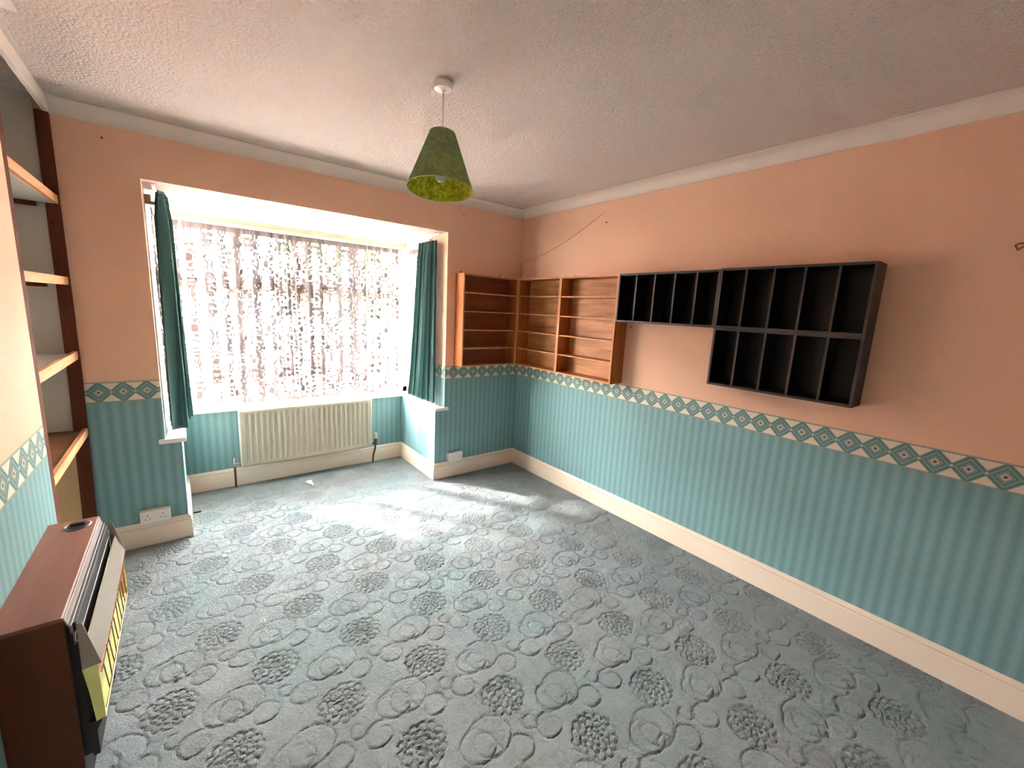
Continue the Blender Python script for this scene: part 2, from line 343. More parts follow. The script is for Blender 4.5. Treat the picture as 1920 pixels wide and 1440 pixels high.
# ------------------------------------------------------------------ floor with the carved carpet pattern
def carpet():
    ch = []
    # rosette: petals as scalloped arcs; scrolls: open spirals.  returns groove depth 0..1
    st = .0048
    xs = np.arange(-3.08, .002 + st, st); ys = np.arange(-3.35, .745, st)
    X, Y = np.meshgrid(xs, ys, indexing='ij')
    wob = .0022 * np.sin(X * 61 + np.sin(Y * 37) * 2) ; wob2 = .0022 * np.sin(Y * 67 + np.sin(X * 41) * 2)
    Xw = X + wob; Yw = Y + wob2
    G = np.zeros_like(X)
    o = np.array([-1.141, -2.444]); a = np.array([.3565, -.004]); b = np.array([.176, .3285])
    def line(d, wd=.0042): return np.exp(-(d / wd) ** 2)
    for j in range(-4, 12):
        for i in range(-10, 8):
            off = 0 if j >= 0 else 0
            c = o + a * i + b * j - a * (j // 2)
            if c[0] < -3.3 or c[0] > .25 or c[1] < -3.6 or c[1] > 1.0: continue
            ix0 = max(0, int((c[0] - .27 - xs[0]) / st)); ix1 = min(len(xs), int((c[0] + .27 - xs[0]) / st) + 1)
            iy0 = max(0, int((c[1] - .25 - ys[0]) / st)); iy1 = min(len(ys), int((c[1] + .22 - ys[0]) / st) + 1)
            if ix1 <= ix0 or iy1 <= iy0: continue
            S = (slice(ix0, ix1), slice(iy0, iy1)); dx = Xw[S] - c[0]; dy = Yw[S] - c[1]
            r = np.hypot(dx, dy * 1.03); th = np.arctan2(dy, dx); g = np.zeros_like(r)
            for ri, (r0, r1, n) in enumerate(((.0, .018, 3), (.018, .040, 7), (.040, .065, 11), (.065, .093, 14))):
                ph = ri * .7 + i * .9 + j * .5
                u = np.mod(th * n / (2 * PI) + ph, 1.0); t = (r - r0) / (r1 - r0)
                pid = np.floor(th * n / (2 * PI) + ph)
                ex = 1.0 - .22 * (np.sin(pid * 7.3 + ri) * .5 + .5)
                top = ex * np.sqrt(np.clip(1 - (2 * u - 1) ** 2 * .92, 0, 1))
                m_ = (t > -.25) & (t < 1.05)
                g = np.maximum(g, line((t - top) * (r1 - r0), .0040) * m_)
                wside = np.abs(u - np.round(u)) * 2 * PI * np.maximum(r, .008) / n
                g = np.maximum(g, line(wside, .0034) * (t > .05) * (t < .72 * ex))
            for cx, cy, R, a0, sw, cur in ((-.14, -.106, .081, 2.5, -5.3, .55), (-.11, .13, .052, .6, 5.0, .45), (.105, .122, .050, 2.6, -4.9, .5), (.162, -.118, .066, 1.0, 5.2, .5),
                                            (.02, .165, .028, 3.4, 3.6, .3), (.02, -.150, .034, .2, -3.8, .3)):
                ex_, ey_ = dx - cx, dy - cy; rr = np.hypot(ex_, ey_ * 1.06); tt = np.arctan2(ey_, ex_)
                s = np.sign(sw); q = np.mod((tt - a0) * s, 2 * PI)          # angle travelled
                for turn in (0, 1):
                    qq = q + turn * 2 * PI
                    tot = abs(sw) + 1.6
                    prog = np.clip(qq / tot, 0, 1)
                    Rr = R * (1 - cur * np.clip((prog - .72) / .28, 0, 1) ** 1.3)
                    g = np.maximum(g, line(rr - Rr, .0036) * (qq < tot) * (.55 + .45 * np.sin(PI * prog)))
            G[S] = np.maximum(G[S], g)
    n = rng.standard_normal(G.shape) * .0007
    Z = -.0062 * G + n - .001
    V = np.stack([X, Y, Z], -1).reshape(-1, 3)
    me = grid_mesh('floor', V, len(xs), len(ys))
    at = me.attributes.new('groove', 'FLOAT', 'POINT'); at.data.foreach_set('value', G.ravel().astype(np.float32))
    # solid slab beneath and the unseen rest of the floor
    bm = NB(); bm.from_mesh(me)
    box(bm, XA - .1, .1, YR - .1, D + .2, -.12, -.012)
    box(bm, XA, 0, YR, ys[0], -.011, -.001); box(bm, XA, xs[0], ys[0], D, -.011, -.001)
    bm.to_mesh(me); bm.free()
    me.polygons.foreach_set('use_smooth', [True] * len(me.polygons)); me.set_sharp_from_angle(angle=math.radians(60))
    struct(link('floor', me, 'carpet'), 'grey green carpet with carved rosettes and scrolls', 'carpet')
carpet()

# ------------------------------------------------------------------ room shell
bm = NB(); box(bm, XA - .1, .1, YR - .1, .02, H, H + .1); struct(ob('ceiling', bm, 'ceil'), 'pinkish white textured ceiling', 'ceiling')
bm = NB(); box(bm, 0, .12, YR - .12, .25, -.1, H); struct(ob('wall_right', bm, 'paper'), 'long right wall, peach above a striped teal dado', 'wall')
bm = NB(); box(bm, XA - .1, .12, YR - .12, YR, -.1, H); struct(ob('wall_rear', bm, 'soffit'), 'plain rear wall behind the camera', 'wall')
bm = NB()
box(bm, XA - .1, xl2, 0, .28, -.1, H); box(bm, xr2, 0, 0, .28, -.1, H); box(bm, xl2, xr2, 0, .28, HB, H)
struct(ob('wall_back', bm, 'paper'), 'window wall around the square bay, peach above a striped teal dado', 'wall')
bm = NB(); box(bm, xl2, xl, 0, D, -.1, SZ - .028); box(bm, xl2 - .2, xl2, .2801, D + .2, -.1, SZ - .028); struct(ob('wall_bay_left', bm, 'paper'), 'low left cheek wall of the bay under the sill', 'wall')
bm = NB(); box(bm, xr, xr2, 0, D, -.1, SZ - .028); box(bm, xr2, xr2 + .2, .2801, D + .2, -.1, SZ - .028); struct(ob('wall_bay_right', bm, 'paper'), 'low right cheek wall of the bay, sunlit', 'wall')
bm = NB(); box(bm, xl2, xr2, D, D + .2, -.1, SZ - .028); struct(ob('wall_bay_front', bm, 'paper'), 'low front wall of the bay behind the radiator', 'wall')
bm = NB(); box(bm, XL - .45, XL, -2.75, -.965, -.1, H); box(bm, XA - .1, XA, YR, .02, -.1, H)
struct(ob('wall_left', bm, 'paper'), 'left wall with a papered chimney breast', 'wall')
# bay soffit
bm = NB(); box(bm, xl2, xr2, .002, .98, HB - .003, HB + .04); box(bm, xl2 - .15, xr2 + .15, .2801, .98, HB, HB + .04); struct(ob('trim_1', bm, 'soffit'), 'white textured underside of the bay above the window', 'soffit')

# coving
def cove(p, d, top=H):
    pr = [(0, top), (p, top), (p, top - .006)]
    for i in range(1, 8):
        a = i / 8 * PI / 2
        pr.append((p - (p - .006) * math.sin(a), top - d + (d - .006) * (1 - (1 - math.cos(a))) * 1.0 if False else top - .006 - (d - .014) * (1 - math.cos(a))))
    pr += [(.006, top - d + .008), (.006, top - d), (0, top - d)]
    return pr
bm = NB(); sweep(bm, [(0, YR), (0, 0), (-3.066, 0)], cove(.072, .07), 1)
struct(ob('trim_2', bm, 'coving', smooth=35), 'painted coving along the window wall and right wall', 'coving')
bm = NB(); sweep(bm, [(XA, -.965), (XL, -.965), (XL, -2.75)][::-1], cove(.068, .07), -1)
struct(ob('trim_3', bm, 'coving', smooth=35), 'painted coving around the chimney breast', 'coving')

# skirting boards
SK = [(0, 0), (.018, 0), (.018, .112), (.0165, .117), (.0125, .119), (.0125, .124), (.015, .128), (.0145, .134), (.009, .142), (.006, .1505), (0, .1505)]
def skirt(name, path, side, label):
    bm = NB(); sweep(bm, path, SK, side); struct(ob(name, bm, 'gloss', smooth=25), label, 'skirting board')
skirt('baseboard_right', [(0, YR), (0, 0)], 1, 'cream skirting board along the right wall')
skirt('baseboard_back', [(0, 0), (xr, 0), (xr, D), (xl, D), (xl, 0), (-3.09, 0)], 1, 'cream skirting board around the bay')
skirt('baseboard_left', [(XL, -.965), (XL, -2.75)], 1, 'cream skirting board on the chimney breast')

# window sill board (U shaped)
bm = NB()
z0, z1 = SZ - .028, SZ
for (x0, x1) in ((xr2 - .103, xr2), (xl2, xl2 + .102)):
    box(bm, x0, x1, -.001, YW + .03, z0, z1, .004)
box(bm, xl2 + .1, xr2 - .1, .70, YW + .03, z0, z1, .004)
for (x0, x1) in ((xr2 - .103, xr2 + .030), (xl2 - .032, xl2 + .102)):
    box(bm, x0, x1, -.026, -.0005, z0, z1, .005)
box(bm, xr2 - .002, xr2 + .1, .28, YW + .05, z0, z1); box(bm, xl2 - .1, xl2 + .002, .28, YW + .05, z0, z1)
struct(ob('trim_4', bm, 'white', smooth=40), 'white painted U shaped window sill board with horned ends', 'window sill')

# ------------------------------------------------------------------ windows
def window(name, a0, a1, along, c, out, nm, label):
    """frame between a0..a1 along axis 'x' or 'y', at coordinate c, thickness to c+out"""
    r = bpy.data.objects.new(name, None); C.objects.link(r)
    r.location = ((a0 + a1) / 2, c, SZ) if along == 'x' else (c, (a0 + a1) / 2, SZ)
    struct(r, label, 'window')
    def bx(bm, p0, p1, q0, q1, s0, s1, bev=.003):
        if along == 'x': box(bm, p0, p1, c + q0 * out, c + q1 * out, s0, s1, bev)
        else: box(bm, c + q0 * out, c + q1 * out, p0, p1, s0, s1, bev)
    bm = NB()
    bx(bm, a0, a0 + .05, 0, 1, SZ, HB - .01); bx(bm, a1 - .05, a1, 0, 1, SZ, HB - .01)
    bx(bm, a0, a1, 0, 1, SZ, SZ + .055); bx(bm, a0, a1, 0, 1, 2.085, HB - .035)
    ob('window_frame', bm, 'frame', r)
    bm = NB(); bx(bm, a0 + .05, a1 - .05, .1, .95, 1.605, 1.695); ob('transom', bm, 'frame', r)
    n = nm; W = (a1 - a0 - .1) / n
    for i in range(1, n):
        bm = NB(); x = a0 + .05 + W * i; bx(bm, x - .022, x + .022, .1, .95, SZ + .05, 2.09); ob('mullion', bm, 'frame', r)
    for i in range(n):
        x0 = a0 + .05 + W * i + .028; x1 = x0 + W - .056
        for s0, s1 in ((SZ + .06, 1.605), (1.695, 2.085)):
            bm = NB()
            for (p, q, s, t) in ((x0, x0 + .035, s0, s1), (x1 - .035, x1, s0, s1), (x0, x1, s0, s0 + .035), (x0, x1, s1 - .035, s1)): bx(bm, p, q, .3, .75, s, t, .002)
            f = ob('casement', bm, 'frame', r)
            bm = NB(); bx(bm, x0 + .03, x1 - .03, .5, .56, s0 + .03, s1 - .03, 0); ob('glass_pane', bm, 'glass', f)
    return r
window('window_1', xl2, xr2, 'x', YW, .07, 4, 'wide front window of the bay behind lace')
window('window_2', .28, YW, 'y', xl2, -.07, 1, 'narrow left side window of the bay')
window('window_3', .28, YW, 'y', xr2, .07, 1, 'narrow right side window of the bay')
# head lining board with a shadow gap under the soffit
bm = NB()
for y0, y1, a, b in ((YW - .030, YW, 2.10, 2.138), (YW - .050, YW - .0, 2.078, 2.10)):
    box(bm, xl2 + .0, xr2, y0, y1, a, b, .003)
for s, x in ((1, xl2), (-1, xr2)):
    for wd, a, b in ((.030, 2.10, 2.138), (.050, 2.078, 2.10)): box(bm, x, x + s * wd, .28, YW - .01, a, b, .003)
struct(ob('trim_5', bm, 'frame'), 'cream moulded head rail above the lace curtains', 'trim')

# ------------------------------------------------------------------ lace curtains
def lace_pattern(S, Z):
    """woven pattern: net ground, paisleys, beaded rings, medallions. S, Z in metres"""
    PW, PH = .36, .52
    T = np.full(S.shape, .42)
    def ln(d, wd): return np.clip(1.25 - np.abs(d) / (wd * 1.25), 0, 1)
    u = np.mod(S, PW) - PW / 2; v = np.mod(Z, PH) - PH / 2
    def motif(u, v):
        g = np.zeros_like(u); au = np.abs(u)
        r = np.hypot(u, v * .9); a = np.arctan2(v, u)
        g = np.maximum(g, (r < .026) * 1.0)                                   # rose heart
        g = np.maximum(g, (np.cos(a * 9) > -.25) * (np.abs(r - .052) < .012) * 1.0)   # beads
        g = np.maximum(g, ln(r - .086 - .005 * np.cos(a * 9), .0052))
        for cx, cy, R in ((.118, -.075, .046), (.105, .125, .040)):           # paisley pair
            du, dv = au - cx, v - cy
            rr = np.hypot(du - .35 * dv, dv * .75)
            g = np.maximum(g, ln(rr - R, .0058)); g = np.maximum(g, (rr < R * .42) * 1.0)
            aa = np.arctan2(dv, du); g = np.maximum(g, (np.cos(aa * 9) > .1) * (np.abs(rr - R * 1.48) < .010) * 1.0)
        og = .125 + .055 * np.cos(v * 2 * PI / PH)                            # ogee lattice
        g = np.maximum(g, ln(au - og - .032, .0062))
        g = np.maximum(g, ln(au - og - .052, .0030) * .9)
        for q in range(3): g = np.maximum(g, ln(v + .155 + q * .028 - 3.0 * u * u, .0056) * (au < .11))   # swags
        return g
    g = np.maximum(motif(u, v), .0)
    u2 = np.mod(S + PW / 2, PW) - PW / 2; v2 = np.mod(Z + PH / 2, PH) - PH / 2
    g = np.maximum(g, motif(u2 * 1.25, v2 * 1.25) * .95)
    # small sprigs
    sx = np.mod(S * 1.0, .045) - .0225; sz = np.mod(Z + .0225 * (np.floor(S / .045) % 2), .045) - .0225
    g = np.maximum(g, (np.hypot(sx, sz) < .0085) * .60)
    T = np.maximum(T, g * 1.04)
    return T
def lace(name, a0, a1, along, c, amp, phase, label, seg=.0032, group='net curtains'):
    L = a1 - a0; nu = int(L / seg); z0, z1 = .690, 2.072; nv = int((z1 - z0) / .0036)
    t = np.linspace(0, 1, nu); z = np.linspace(z0, z1, nv); T, Z = np.meshgrid(t, z, indexing='ij')
    s = T * L
    ph = phase + 2 * PI * s / .088 + 2.1 * np.sin(s * 7.3 + phase) + 1.3 * np.sin(s * 17.1)
    k_ = (.35 + .65 * np.clip((z1 - Z) / .35, 0, 1))
    off = amp * k_ * (np.sin(ph) + .35 * np.sin(2.1 * ph + 1 + Z * .6))
    gath = np.clip((Z - 2.02) / .04, 0, 1); off += .0022 * np.sin(s * 2 * PI / .011) * gath
    S = s * 1.45 + .004 * np.sin(Z * 9)
    thr = lace_pattern(S, Z)
    slope = np.clip(np.abs(np.cos(ph * .5 + .4)) * 1.5 - .25, 0, 1); thr = np.clip(thr * (.60 + .52 * slope) + .08 * (slope > .98), 0, 1)
    thr = np.where(Z > 2.045, .92, np.where(Z > 2.030, .80, thr)); thr = np.where(Z < .699, .95, np.where(Z < .712, .6, thr))
    zz = Z + np.where(Z < .72, .006 * np.sin(ph * .5), 0)
    P = a0 + s + .006 * np.sin(ph * 2) * k_
    V = np.stack([P, c + off, zz], -1) if along == 'x' else np.stack([c + off, P, zz], -1)
    me = grid_mesh(name, V.reshape(-1, 3), nu, nv)
    at = me.attributes.new('thread', 'FLOAT', 'POINT'); at.data.foreach_set('value', thr.ravel().astype(np.float32))
    o = link(name, me, 'lace'); tag(o, label, 'net curtain', group); return o
lace('lace_curtain', xl2 + .075, xr2 - .080, 'x', .752, .012, 0.3, 'wide white patterned lace curtain hanging across the front bay window')
lace('lace_curtain', .30, .715, 'y', xr2 - .024, .006, 1.7, 'narrow lace curtain on the right side window, behind the right green curtain')
lace('lace_curtain', .30, .715, 'y', xl2 + .024, .006, 4.1, 'narrow lace curtain on the left side window, behind the left green curtain')

# ------------------------------------------------------------------ green curtains
def curtain(label, top, bot, z0, z1, folds, amp, phase, hem):
    """top/bot: plan polylines (start,end) of the centre line at top and bottom"""
    nu, nv = 170, 60
    r = thing('curtain', label, 'curtain', ((bot[0][0] + bot[1][0]) / 2, (bot[0][1] + bot[1][1]) / 2, z0), 'short green curtains at the bay')
    t = np.linspace(0, 1, nu); q = np.linspace(0, 1, nv); T, Q = np.meshgrid(t, q, indexing='ij')
    T0, T1 = np.array(top[0]), np.array(top[1]); B0, B1 = np.array(bot[0]), np.array(bot[1])
    A = T0[None, None] * (1 - T[..., None]) + T1[None, None] * T[..., None]; B = B0[None, None] * (1 - T[..., None]) + B1[None, None] * T[..., None]
    K = Q[..., None] ** .7; P = A * K + B * (1 - K)
    dv = (T1 - T0) + (B1 - B0); dv = dv / np.linalg.norm(dv); nr = np.array([-dv[1], dv[0]])
    f = phase + T * folds * 2 * PI + .5 * np.sin(T * 9 + Q * 1.2)
    am = amp * (1 - .45 * np.clip((Q - .9) / .1, 0, 1)) * (1 - .25 * Q)
    off = am * (np.sin(f) + .25 * np.sin(2.3 * f + .8 + 2 * Q))
    off += .0025 * np.sin(T * folds * 6 * 2 * PI) * np.clip((Q - .93) / .03, 0, 1)
    lat = amp * .35 * np.sin(2 * f) * (1 - .4 * Q)
    P = P + off[..., None] * nr + lat[..., None] * dv
    Z = z0 + (z1 - z0) * Q - hem * T * (1 - Q) ** 6 + .004 * np.sin(f) * (1 - Q) ** 4
    V = np.concatenate([P, Z[..., None]], -1) - np.array(r.location)
    me = grid_mesh('fabric', V.reshape(-1, 3), nu, nv)
    o = link('fabric', me, 'curtain', r); md = o.modifiers.new('thick', 'SOLIDIFY'); md.thickness = .003; md.offset = 0
    # header tape
    q2 = [i for i in range(nv) if Q[0, i] > .955]
    Vt = (np.concatenate([P[:, q2] + nr * -.0032, Z[:, q2][..., None]], -1) - np.array(r.location))
    mt = grid_mesh('header_tape', Vt.reshape(-1, 3), nu, len(q2)); ot = link('header_tape', mt, 'curtain', r)
    md = ot.modifiers.new('thick', 'SOLIDIFY'); md.thickness = .0015
    return r
CR = curtain('short teal green curtain at the right of the bay, bunched against the lace', ((-.862, .085), (-.880, .40)), ((-.870, .065), (-.905, .55)), .690, 2.105, 5.5, .024, .4, .0)
CL = curtain('short teal green curtain at the left of the bay, above the sill end', ((-2.668, .12), (-2.652, .42)), ((-2.680, .12), (-2.632, .60)), .686, 2.140, 4.5, .040, 2.2, .0)
# curtain rails
for x, s, lab in ((xr2 - .052, 1, 'white curtain rail on the right side of the bay'), (xl2 + .052, -1, 'white curtain rail on the left side of the bay')):
    r = thing('curtain_rail', lab, 'curtain rail', (x, .40, 2.12), 'curtain rails in the bay')
    bm = NB(); box(bm, x - .008, x + .008, .05, .70, 2.146, 2.158, .002); ob('rail', bm, 'plastic', r)
    for y in (.10, .38, .66):
        bm = NB(); box(bm, x - .006, x + .006, y - .008, y + .008, 2.157, HB - .002, .001); ob('bracket', bm, 'chrome', r)

# ------------------------------------------------------------------ radiator
def radiator():
    x0, x1, z0, z1, yf, yb = -2.308, -1.238, .178, .655, .632, .700
    r = thing('radiator', 'cream ribbed panel radiator under the bay window', 'radiator', ((x0 + x1) / 2, .67, 0))
    # front panel: pressed flutes
    nx, nz = 401, 49; xs = np.linspace(x0, x1, nx); zs = np.linspace(z0, z1, nz); X, Z = np.meshgrid(xs, zs, indexing='ij')
    nfl = 24; t = (X - x0 - .035) / ((x1 - x0 - .07) / nfl); fr = np.mod(t, 1)
    inside = (t > 0) & (t < nfl)
    fl = np.clip(np.minimum(fr, 1 - fr) * 5.5 - .55, 0, 1) * inside
    mz = np.clip((Z - z0 - .030) / .014, 0, 1) * np.clip((z1 - .030 - Z) / .014, 0, 1)
    edge = np.minimum(np.minimum(X - x0, x1 - X), np.minimum(Z - z0, z1 - Z)); rnd = np.clip(edge / .008, 0, 1)
    Yv = yf + .007 * fl * mz + .006 * (1 - np.sqrt(np.clip(1 - (1 - rnd) ** 2, 0, 1)))
    V = np.stack([X, Yv, Z], -1).reshape(-1, 3) - np.array(r.location)
    me = grid_mesh('front_panel', V, nx, nz); o = link('front_panel', me, 'rad', r); md = o.modifiers.new('t', 'SOLIDIFY'); md.thickness = .004; md.offset = 1 if False else -1
    bm = NB(); box(bm, x0 + .004, x1 - .004, yf + .014, yf + .022, z0 + .004, z1 - .004, .003); box(bm, x0 + .02, x1 - .02, yb - .008, yb, z0 + .01, z1 - .01, .003)
    for i in range(30):
        x = x0 + .04 + i * (x1 - x0 - .08) / 29; box(bm, x - .001, x + .001, yf + .02, yb - .006, z0 + .03, z1 - .03)
    ob('convector_body', bm, 'rad', r)
    for s, x in ((-1, x0), (1, x1)):
        bm = NB(); box(bm, x - .002, x + .002, yf + .006, yb, z0 + .006, z1 + .004, .001); ob('side_panel', bm, 'rad', r)
    bm = NB(); box(bm, x0, x1, yf + .006, yf + .016, z1 - .002, z1 + .006, .002); box(bm, x0, x1, yb - .010, yb, z1 - .002, z1 + .006, .002)
    for i in range(54):
        x = x0 + .01 + i * (x1 - x0 - .02) / 53; box(bm, x - .0045, x + .0045, yf + .014, yb - .008, z1, z1 + .005)
    ob('top_grille', bm, 'rad', r)
    for x in (x0 + .2, x1 - .2):
        bm = NB(); box(bm, x - .015, x + .015, yb, D - .001, .30, .50, .002); ob('wall_bracket', bm, 'chrome', r)
    # lockshield valve, left
    vx = x0 - .045
    bm = NB(); lathe(bm, [(.010, .175), (.013, .18), (.013, .212), (.010, .215), (.010, .222), (.012, .226), (.0115, .25), (.006, .258)], (vx, .685, 0), 20); tube(bm, [(vx, .685, .200), (x0 + .005, .685, .200)], .010)
    lathe_v = ob('lockshield_valve', bm, 'chrome', r, smooth=40)
    bm = NB(); tube(bm, [(vx, .685, .19), (vx, .685, .10), (vx, .685, .0)], .0085); ob('left_pipe', bm, 'pipe', r, smooth=40); 
    vx = x1 + .042
    bm = NB(); tube(bm, [(vx, .66, .205), (x1 - .005, .66, .205)], .010); lathe(bm, [(.012, .195), (.014, .20), (.014, .236), (.015, .238), (.015, .246), (.012, .248)], (vx, .66, 0), 20); v = ob('thermostatic_valve', bm, 'pipe', r, smooth=40)
    bm = NB(); lathe(bm, [(.010, .247), (.019, .250), (.020, .258), (.018, .262), (.020, .266), (.0195, .300), (.016, .307), (.006, .309)], (vx, .66, 0), 24); h = ob('valve_head', bm, 'rad', v, smooth=40, local=True, origin=None)
    h.location = (0, 0, 0); 
    for vert in h.data.vertices: vert.co -= r.location
    bm = NB(); tube(bm, [(vx, .66, .2), (vx - .003, .662, .15), (vx - .018, .672, .08), (vx - .022, .68, .0)], .0085); ob('right_pipe', bm, 'pipe', r, smooth=40)
radiator()

# ------------------------------------------------------------------ double sockets
def socket(x0, label):
    r = thing('double_socket', label, 'wall socket', (x0 + .073, 0, .188), 'white double sockets')
    z0, z1 = .1515, .232
    bm = NB(); box(bm, x0, x0 + .146, -.030, 0, z0, z1, .002); ob('back_box', bm, 'plastic', r)
    bm = NB(); box(bm, x0, x0 + .146, -.040, -.0305, z0, z1, .0035); fp = ob('face_plate', bm, 'plastic', r)
    for cx in (x0 + .036, x0 + .110):
        bm = NB(); box(bm, cx - .002, cx + .002, -.0406, -.0395, .200, .208); box(bm, cx - .0145, cx - .008, -.0406, -.0395, .180, .184); box(bm, cx + .008, cx + .0145, -.0406, -.0395, .180, .184)
        o = ob('pin_holes', bm, 'dark', fp, origin=(cx, -.04, .19))
    for cx in (x0 + .062, x0 + .084):
        bm = NB(); box(bm, cx - .006, cx + .006, -.0435, -.0400, .196, .214, .001); ob('rocker_switch', bm, 'plastic', fp, origin=(cx, -.042, .205))
socket(-2.897, 'white double socket on the skirting left of the bay')
socket(-.772, 'white double socket on the skirting between the bay and the right corner')

# ------------------------------------------------------------------ wall cabinets
def cabinet(name, label, cat, group, loc, rotz, wd, dp, ht, mats, vertical, brk=()):
    r = thing(name, label, cat, loc, group, rotz); th = .013; ms, mb, me_, med = mats
    B = lambda *a, **k: ob(*a, local=True, **k)
    def part(nm, x0, x1, z0, z1, mat, y0=None, edge=True):
        bm = NB(); box(bm, x0, x1, (-dp if y0 is None else y0), -.0005, z0, z1, .0008); o = ob(nm, bm, mat, r, local=True)
        o.data.materials.append(M[med])
        for f in o.data.polygons:
            if f.normal.y < -.7: f.material_index = 1
        return o
    part('side_panel', 0, th, 0, ht, ms); part('side_panel', wd - th, wd, 0, ht, ms)
    part('top_panel', th, wd - th, ht - th, ht, me_, -dp + .0005); part('bottom_panel', th, wd - th, 0, th, me_, -dp + .0005)
    bm = NB(); box(bm, th, wd - th, -.006, -.001, th, ht - th); ob('back_panel', bm, mb, r, local=True)
    for i in range(1, 5):
        if vertical:
            x = wd * i / 5; part('divider', x - .006, x + .006, th, ht - th, ms, -dp + .006)
        else:
            z = ht * i / 5; part('shelf', th, wd - th, z - .005, z + .005, me_, -dp + .006)
    for x in brk:
        bm = NB(); box(bm, x - .008, x + .008, -.005, -.001, ht - .01, ht + .022, .001); tube(bm, [(x, -.008, ht + .012), (x, -.0045, ht + .012)], .0035, 8); ob('hanging_plate', bm, 'bracket', r, local=True)
    return r
G1 = 'brown wooden wall cabinets with four shelves'; G2 = 'black wall racks with upright dividers'
cabinet('shelf_cabinet', 'open brown wooden shelf cabinet on the window wall beside the bay', 'wall cabinet', G1, (-.727, 0, 1.043), 0, .585, .138, .797, ('orange', 'plyx', 'orange', 'teakedge'), False, (.05, .47))
cabinet('shelf_cabinet', 'narrower open brown shelf cabinet on the right wall, tight in the corner', 'wall cabinet', G1, (0, -.142, 1.043), -PI / 2, .546, .138, .797, ('orange', 'ply', 'orange', 'teakedge'), False, (.25,))
cabinet('shelf_cabinet', 'open brown shelf cabinet on the right wall, between corner cabinet and black racks', 'wall cabinet', G1, (0, -.690, 1.043), -PI / 2, .592, .138, .797, ('orange', 'ply', 'orange', 'teakedge'), False, (.03,))
cabinet('black_rack', 'shallow black rack next to the brown cabinets with bare wall below it', 'wall rack', G2, (0, -1.284, 1.506), -PI / 2, .724, .142, .336, ('black', 'black', 'black', 'blackedge'), True)
cabinet('black_rack', 'upper right black rack resting on another black rack', 'wall rack', G2, (0, -2.009, 1.509), -PI / 2, .706, .144, .338, ('black', 'black', 'black', 'blackedge'), True)
cabinet('black_rack', 'lowest black rack, hung directly above the patterned border', 'wall rack', G2, (0, -2.009, 1.172), -PI / 2, .706, .142, .336, ('black', 'black', 'black', 'blackedge'), True)

# ------------------------------------------------------------------ alcove shelving
def alcove():
    r = thing('alcove_shelving', 'built-in alcove shelving with dark red uprights and pine edged shelves', 'shelving', (-3.2, -.48, 0))
    bm = NB(); box(bm, -3.10, -3.060, -.963, -.887, 0, 2.40, .001); ob('upright', bm, 'mahog', r)
    # far upright leans very slightly
    bm = NB(); prism(bm, [(-3.142, 0), (-3.086, 0), (-3.066, 1.1), (-3.066, 2.40), (-3.114, 2.40), (-3.120, 1.1)], lambda a, b: (a, -.030, b), lambda a, b: (a, -.001, b)); ob('upright', bm, 'mahog', r)
    bm = NB(); box(bm, -3.40, -3.12, -.012, -.001, .765, H); ob('side_panel', bm, 'panelwhite', r)
    bm = NB(); box(bm, -3.40, -3.12, -.014, -.001, 0, .745); ob('lower_side_panel', bm, 'panelcream', r)
    bm = NB(); box(bm, -3.418, -3.405, -.96, -.001, 0, H); ob('back_panel', bm, 'panelwhite', r)
    bm = NB(); box(bm, -3.085, -3.0655, -.963, -.001, 2.398, H, .001); ob('fascia', bm, 'coving', r)
    for (z0, z1, zt, mat) in ((1.968, 2.008, 1.985, 'panelwhite'), (1.566, 1.606, 1.590, 'panelwhite'), (1.174, 1.218, 1.205, 'panelwhite'), (.745, .788, .780, 'shelfwood')):
        bm = NB(); box(bm, -3.40, -3.088, -.962, -.031, zt - .018, zt, .001); s = ob('shelf', bm, mat, r)
        bm = NB(); box(bm, -3.088, -3.070, -.886, -.031, z0, z1, .0012)
        bmt = ob('front_batten', bm, 'pine', s, origin=(-3.08, -.46, z0))
        bm = NB(); box(bm, -3.40, -3.15, -.034, -.012, zt - .040, zt - .018, .001); ob('shelf_bearer', bm, 'mahog', s, origin=(-3.27, -.02, zt - .03))
alcove()

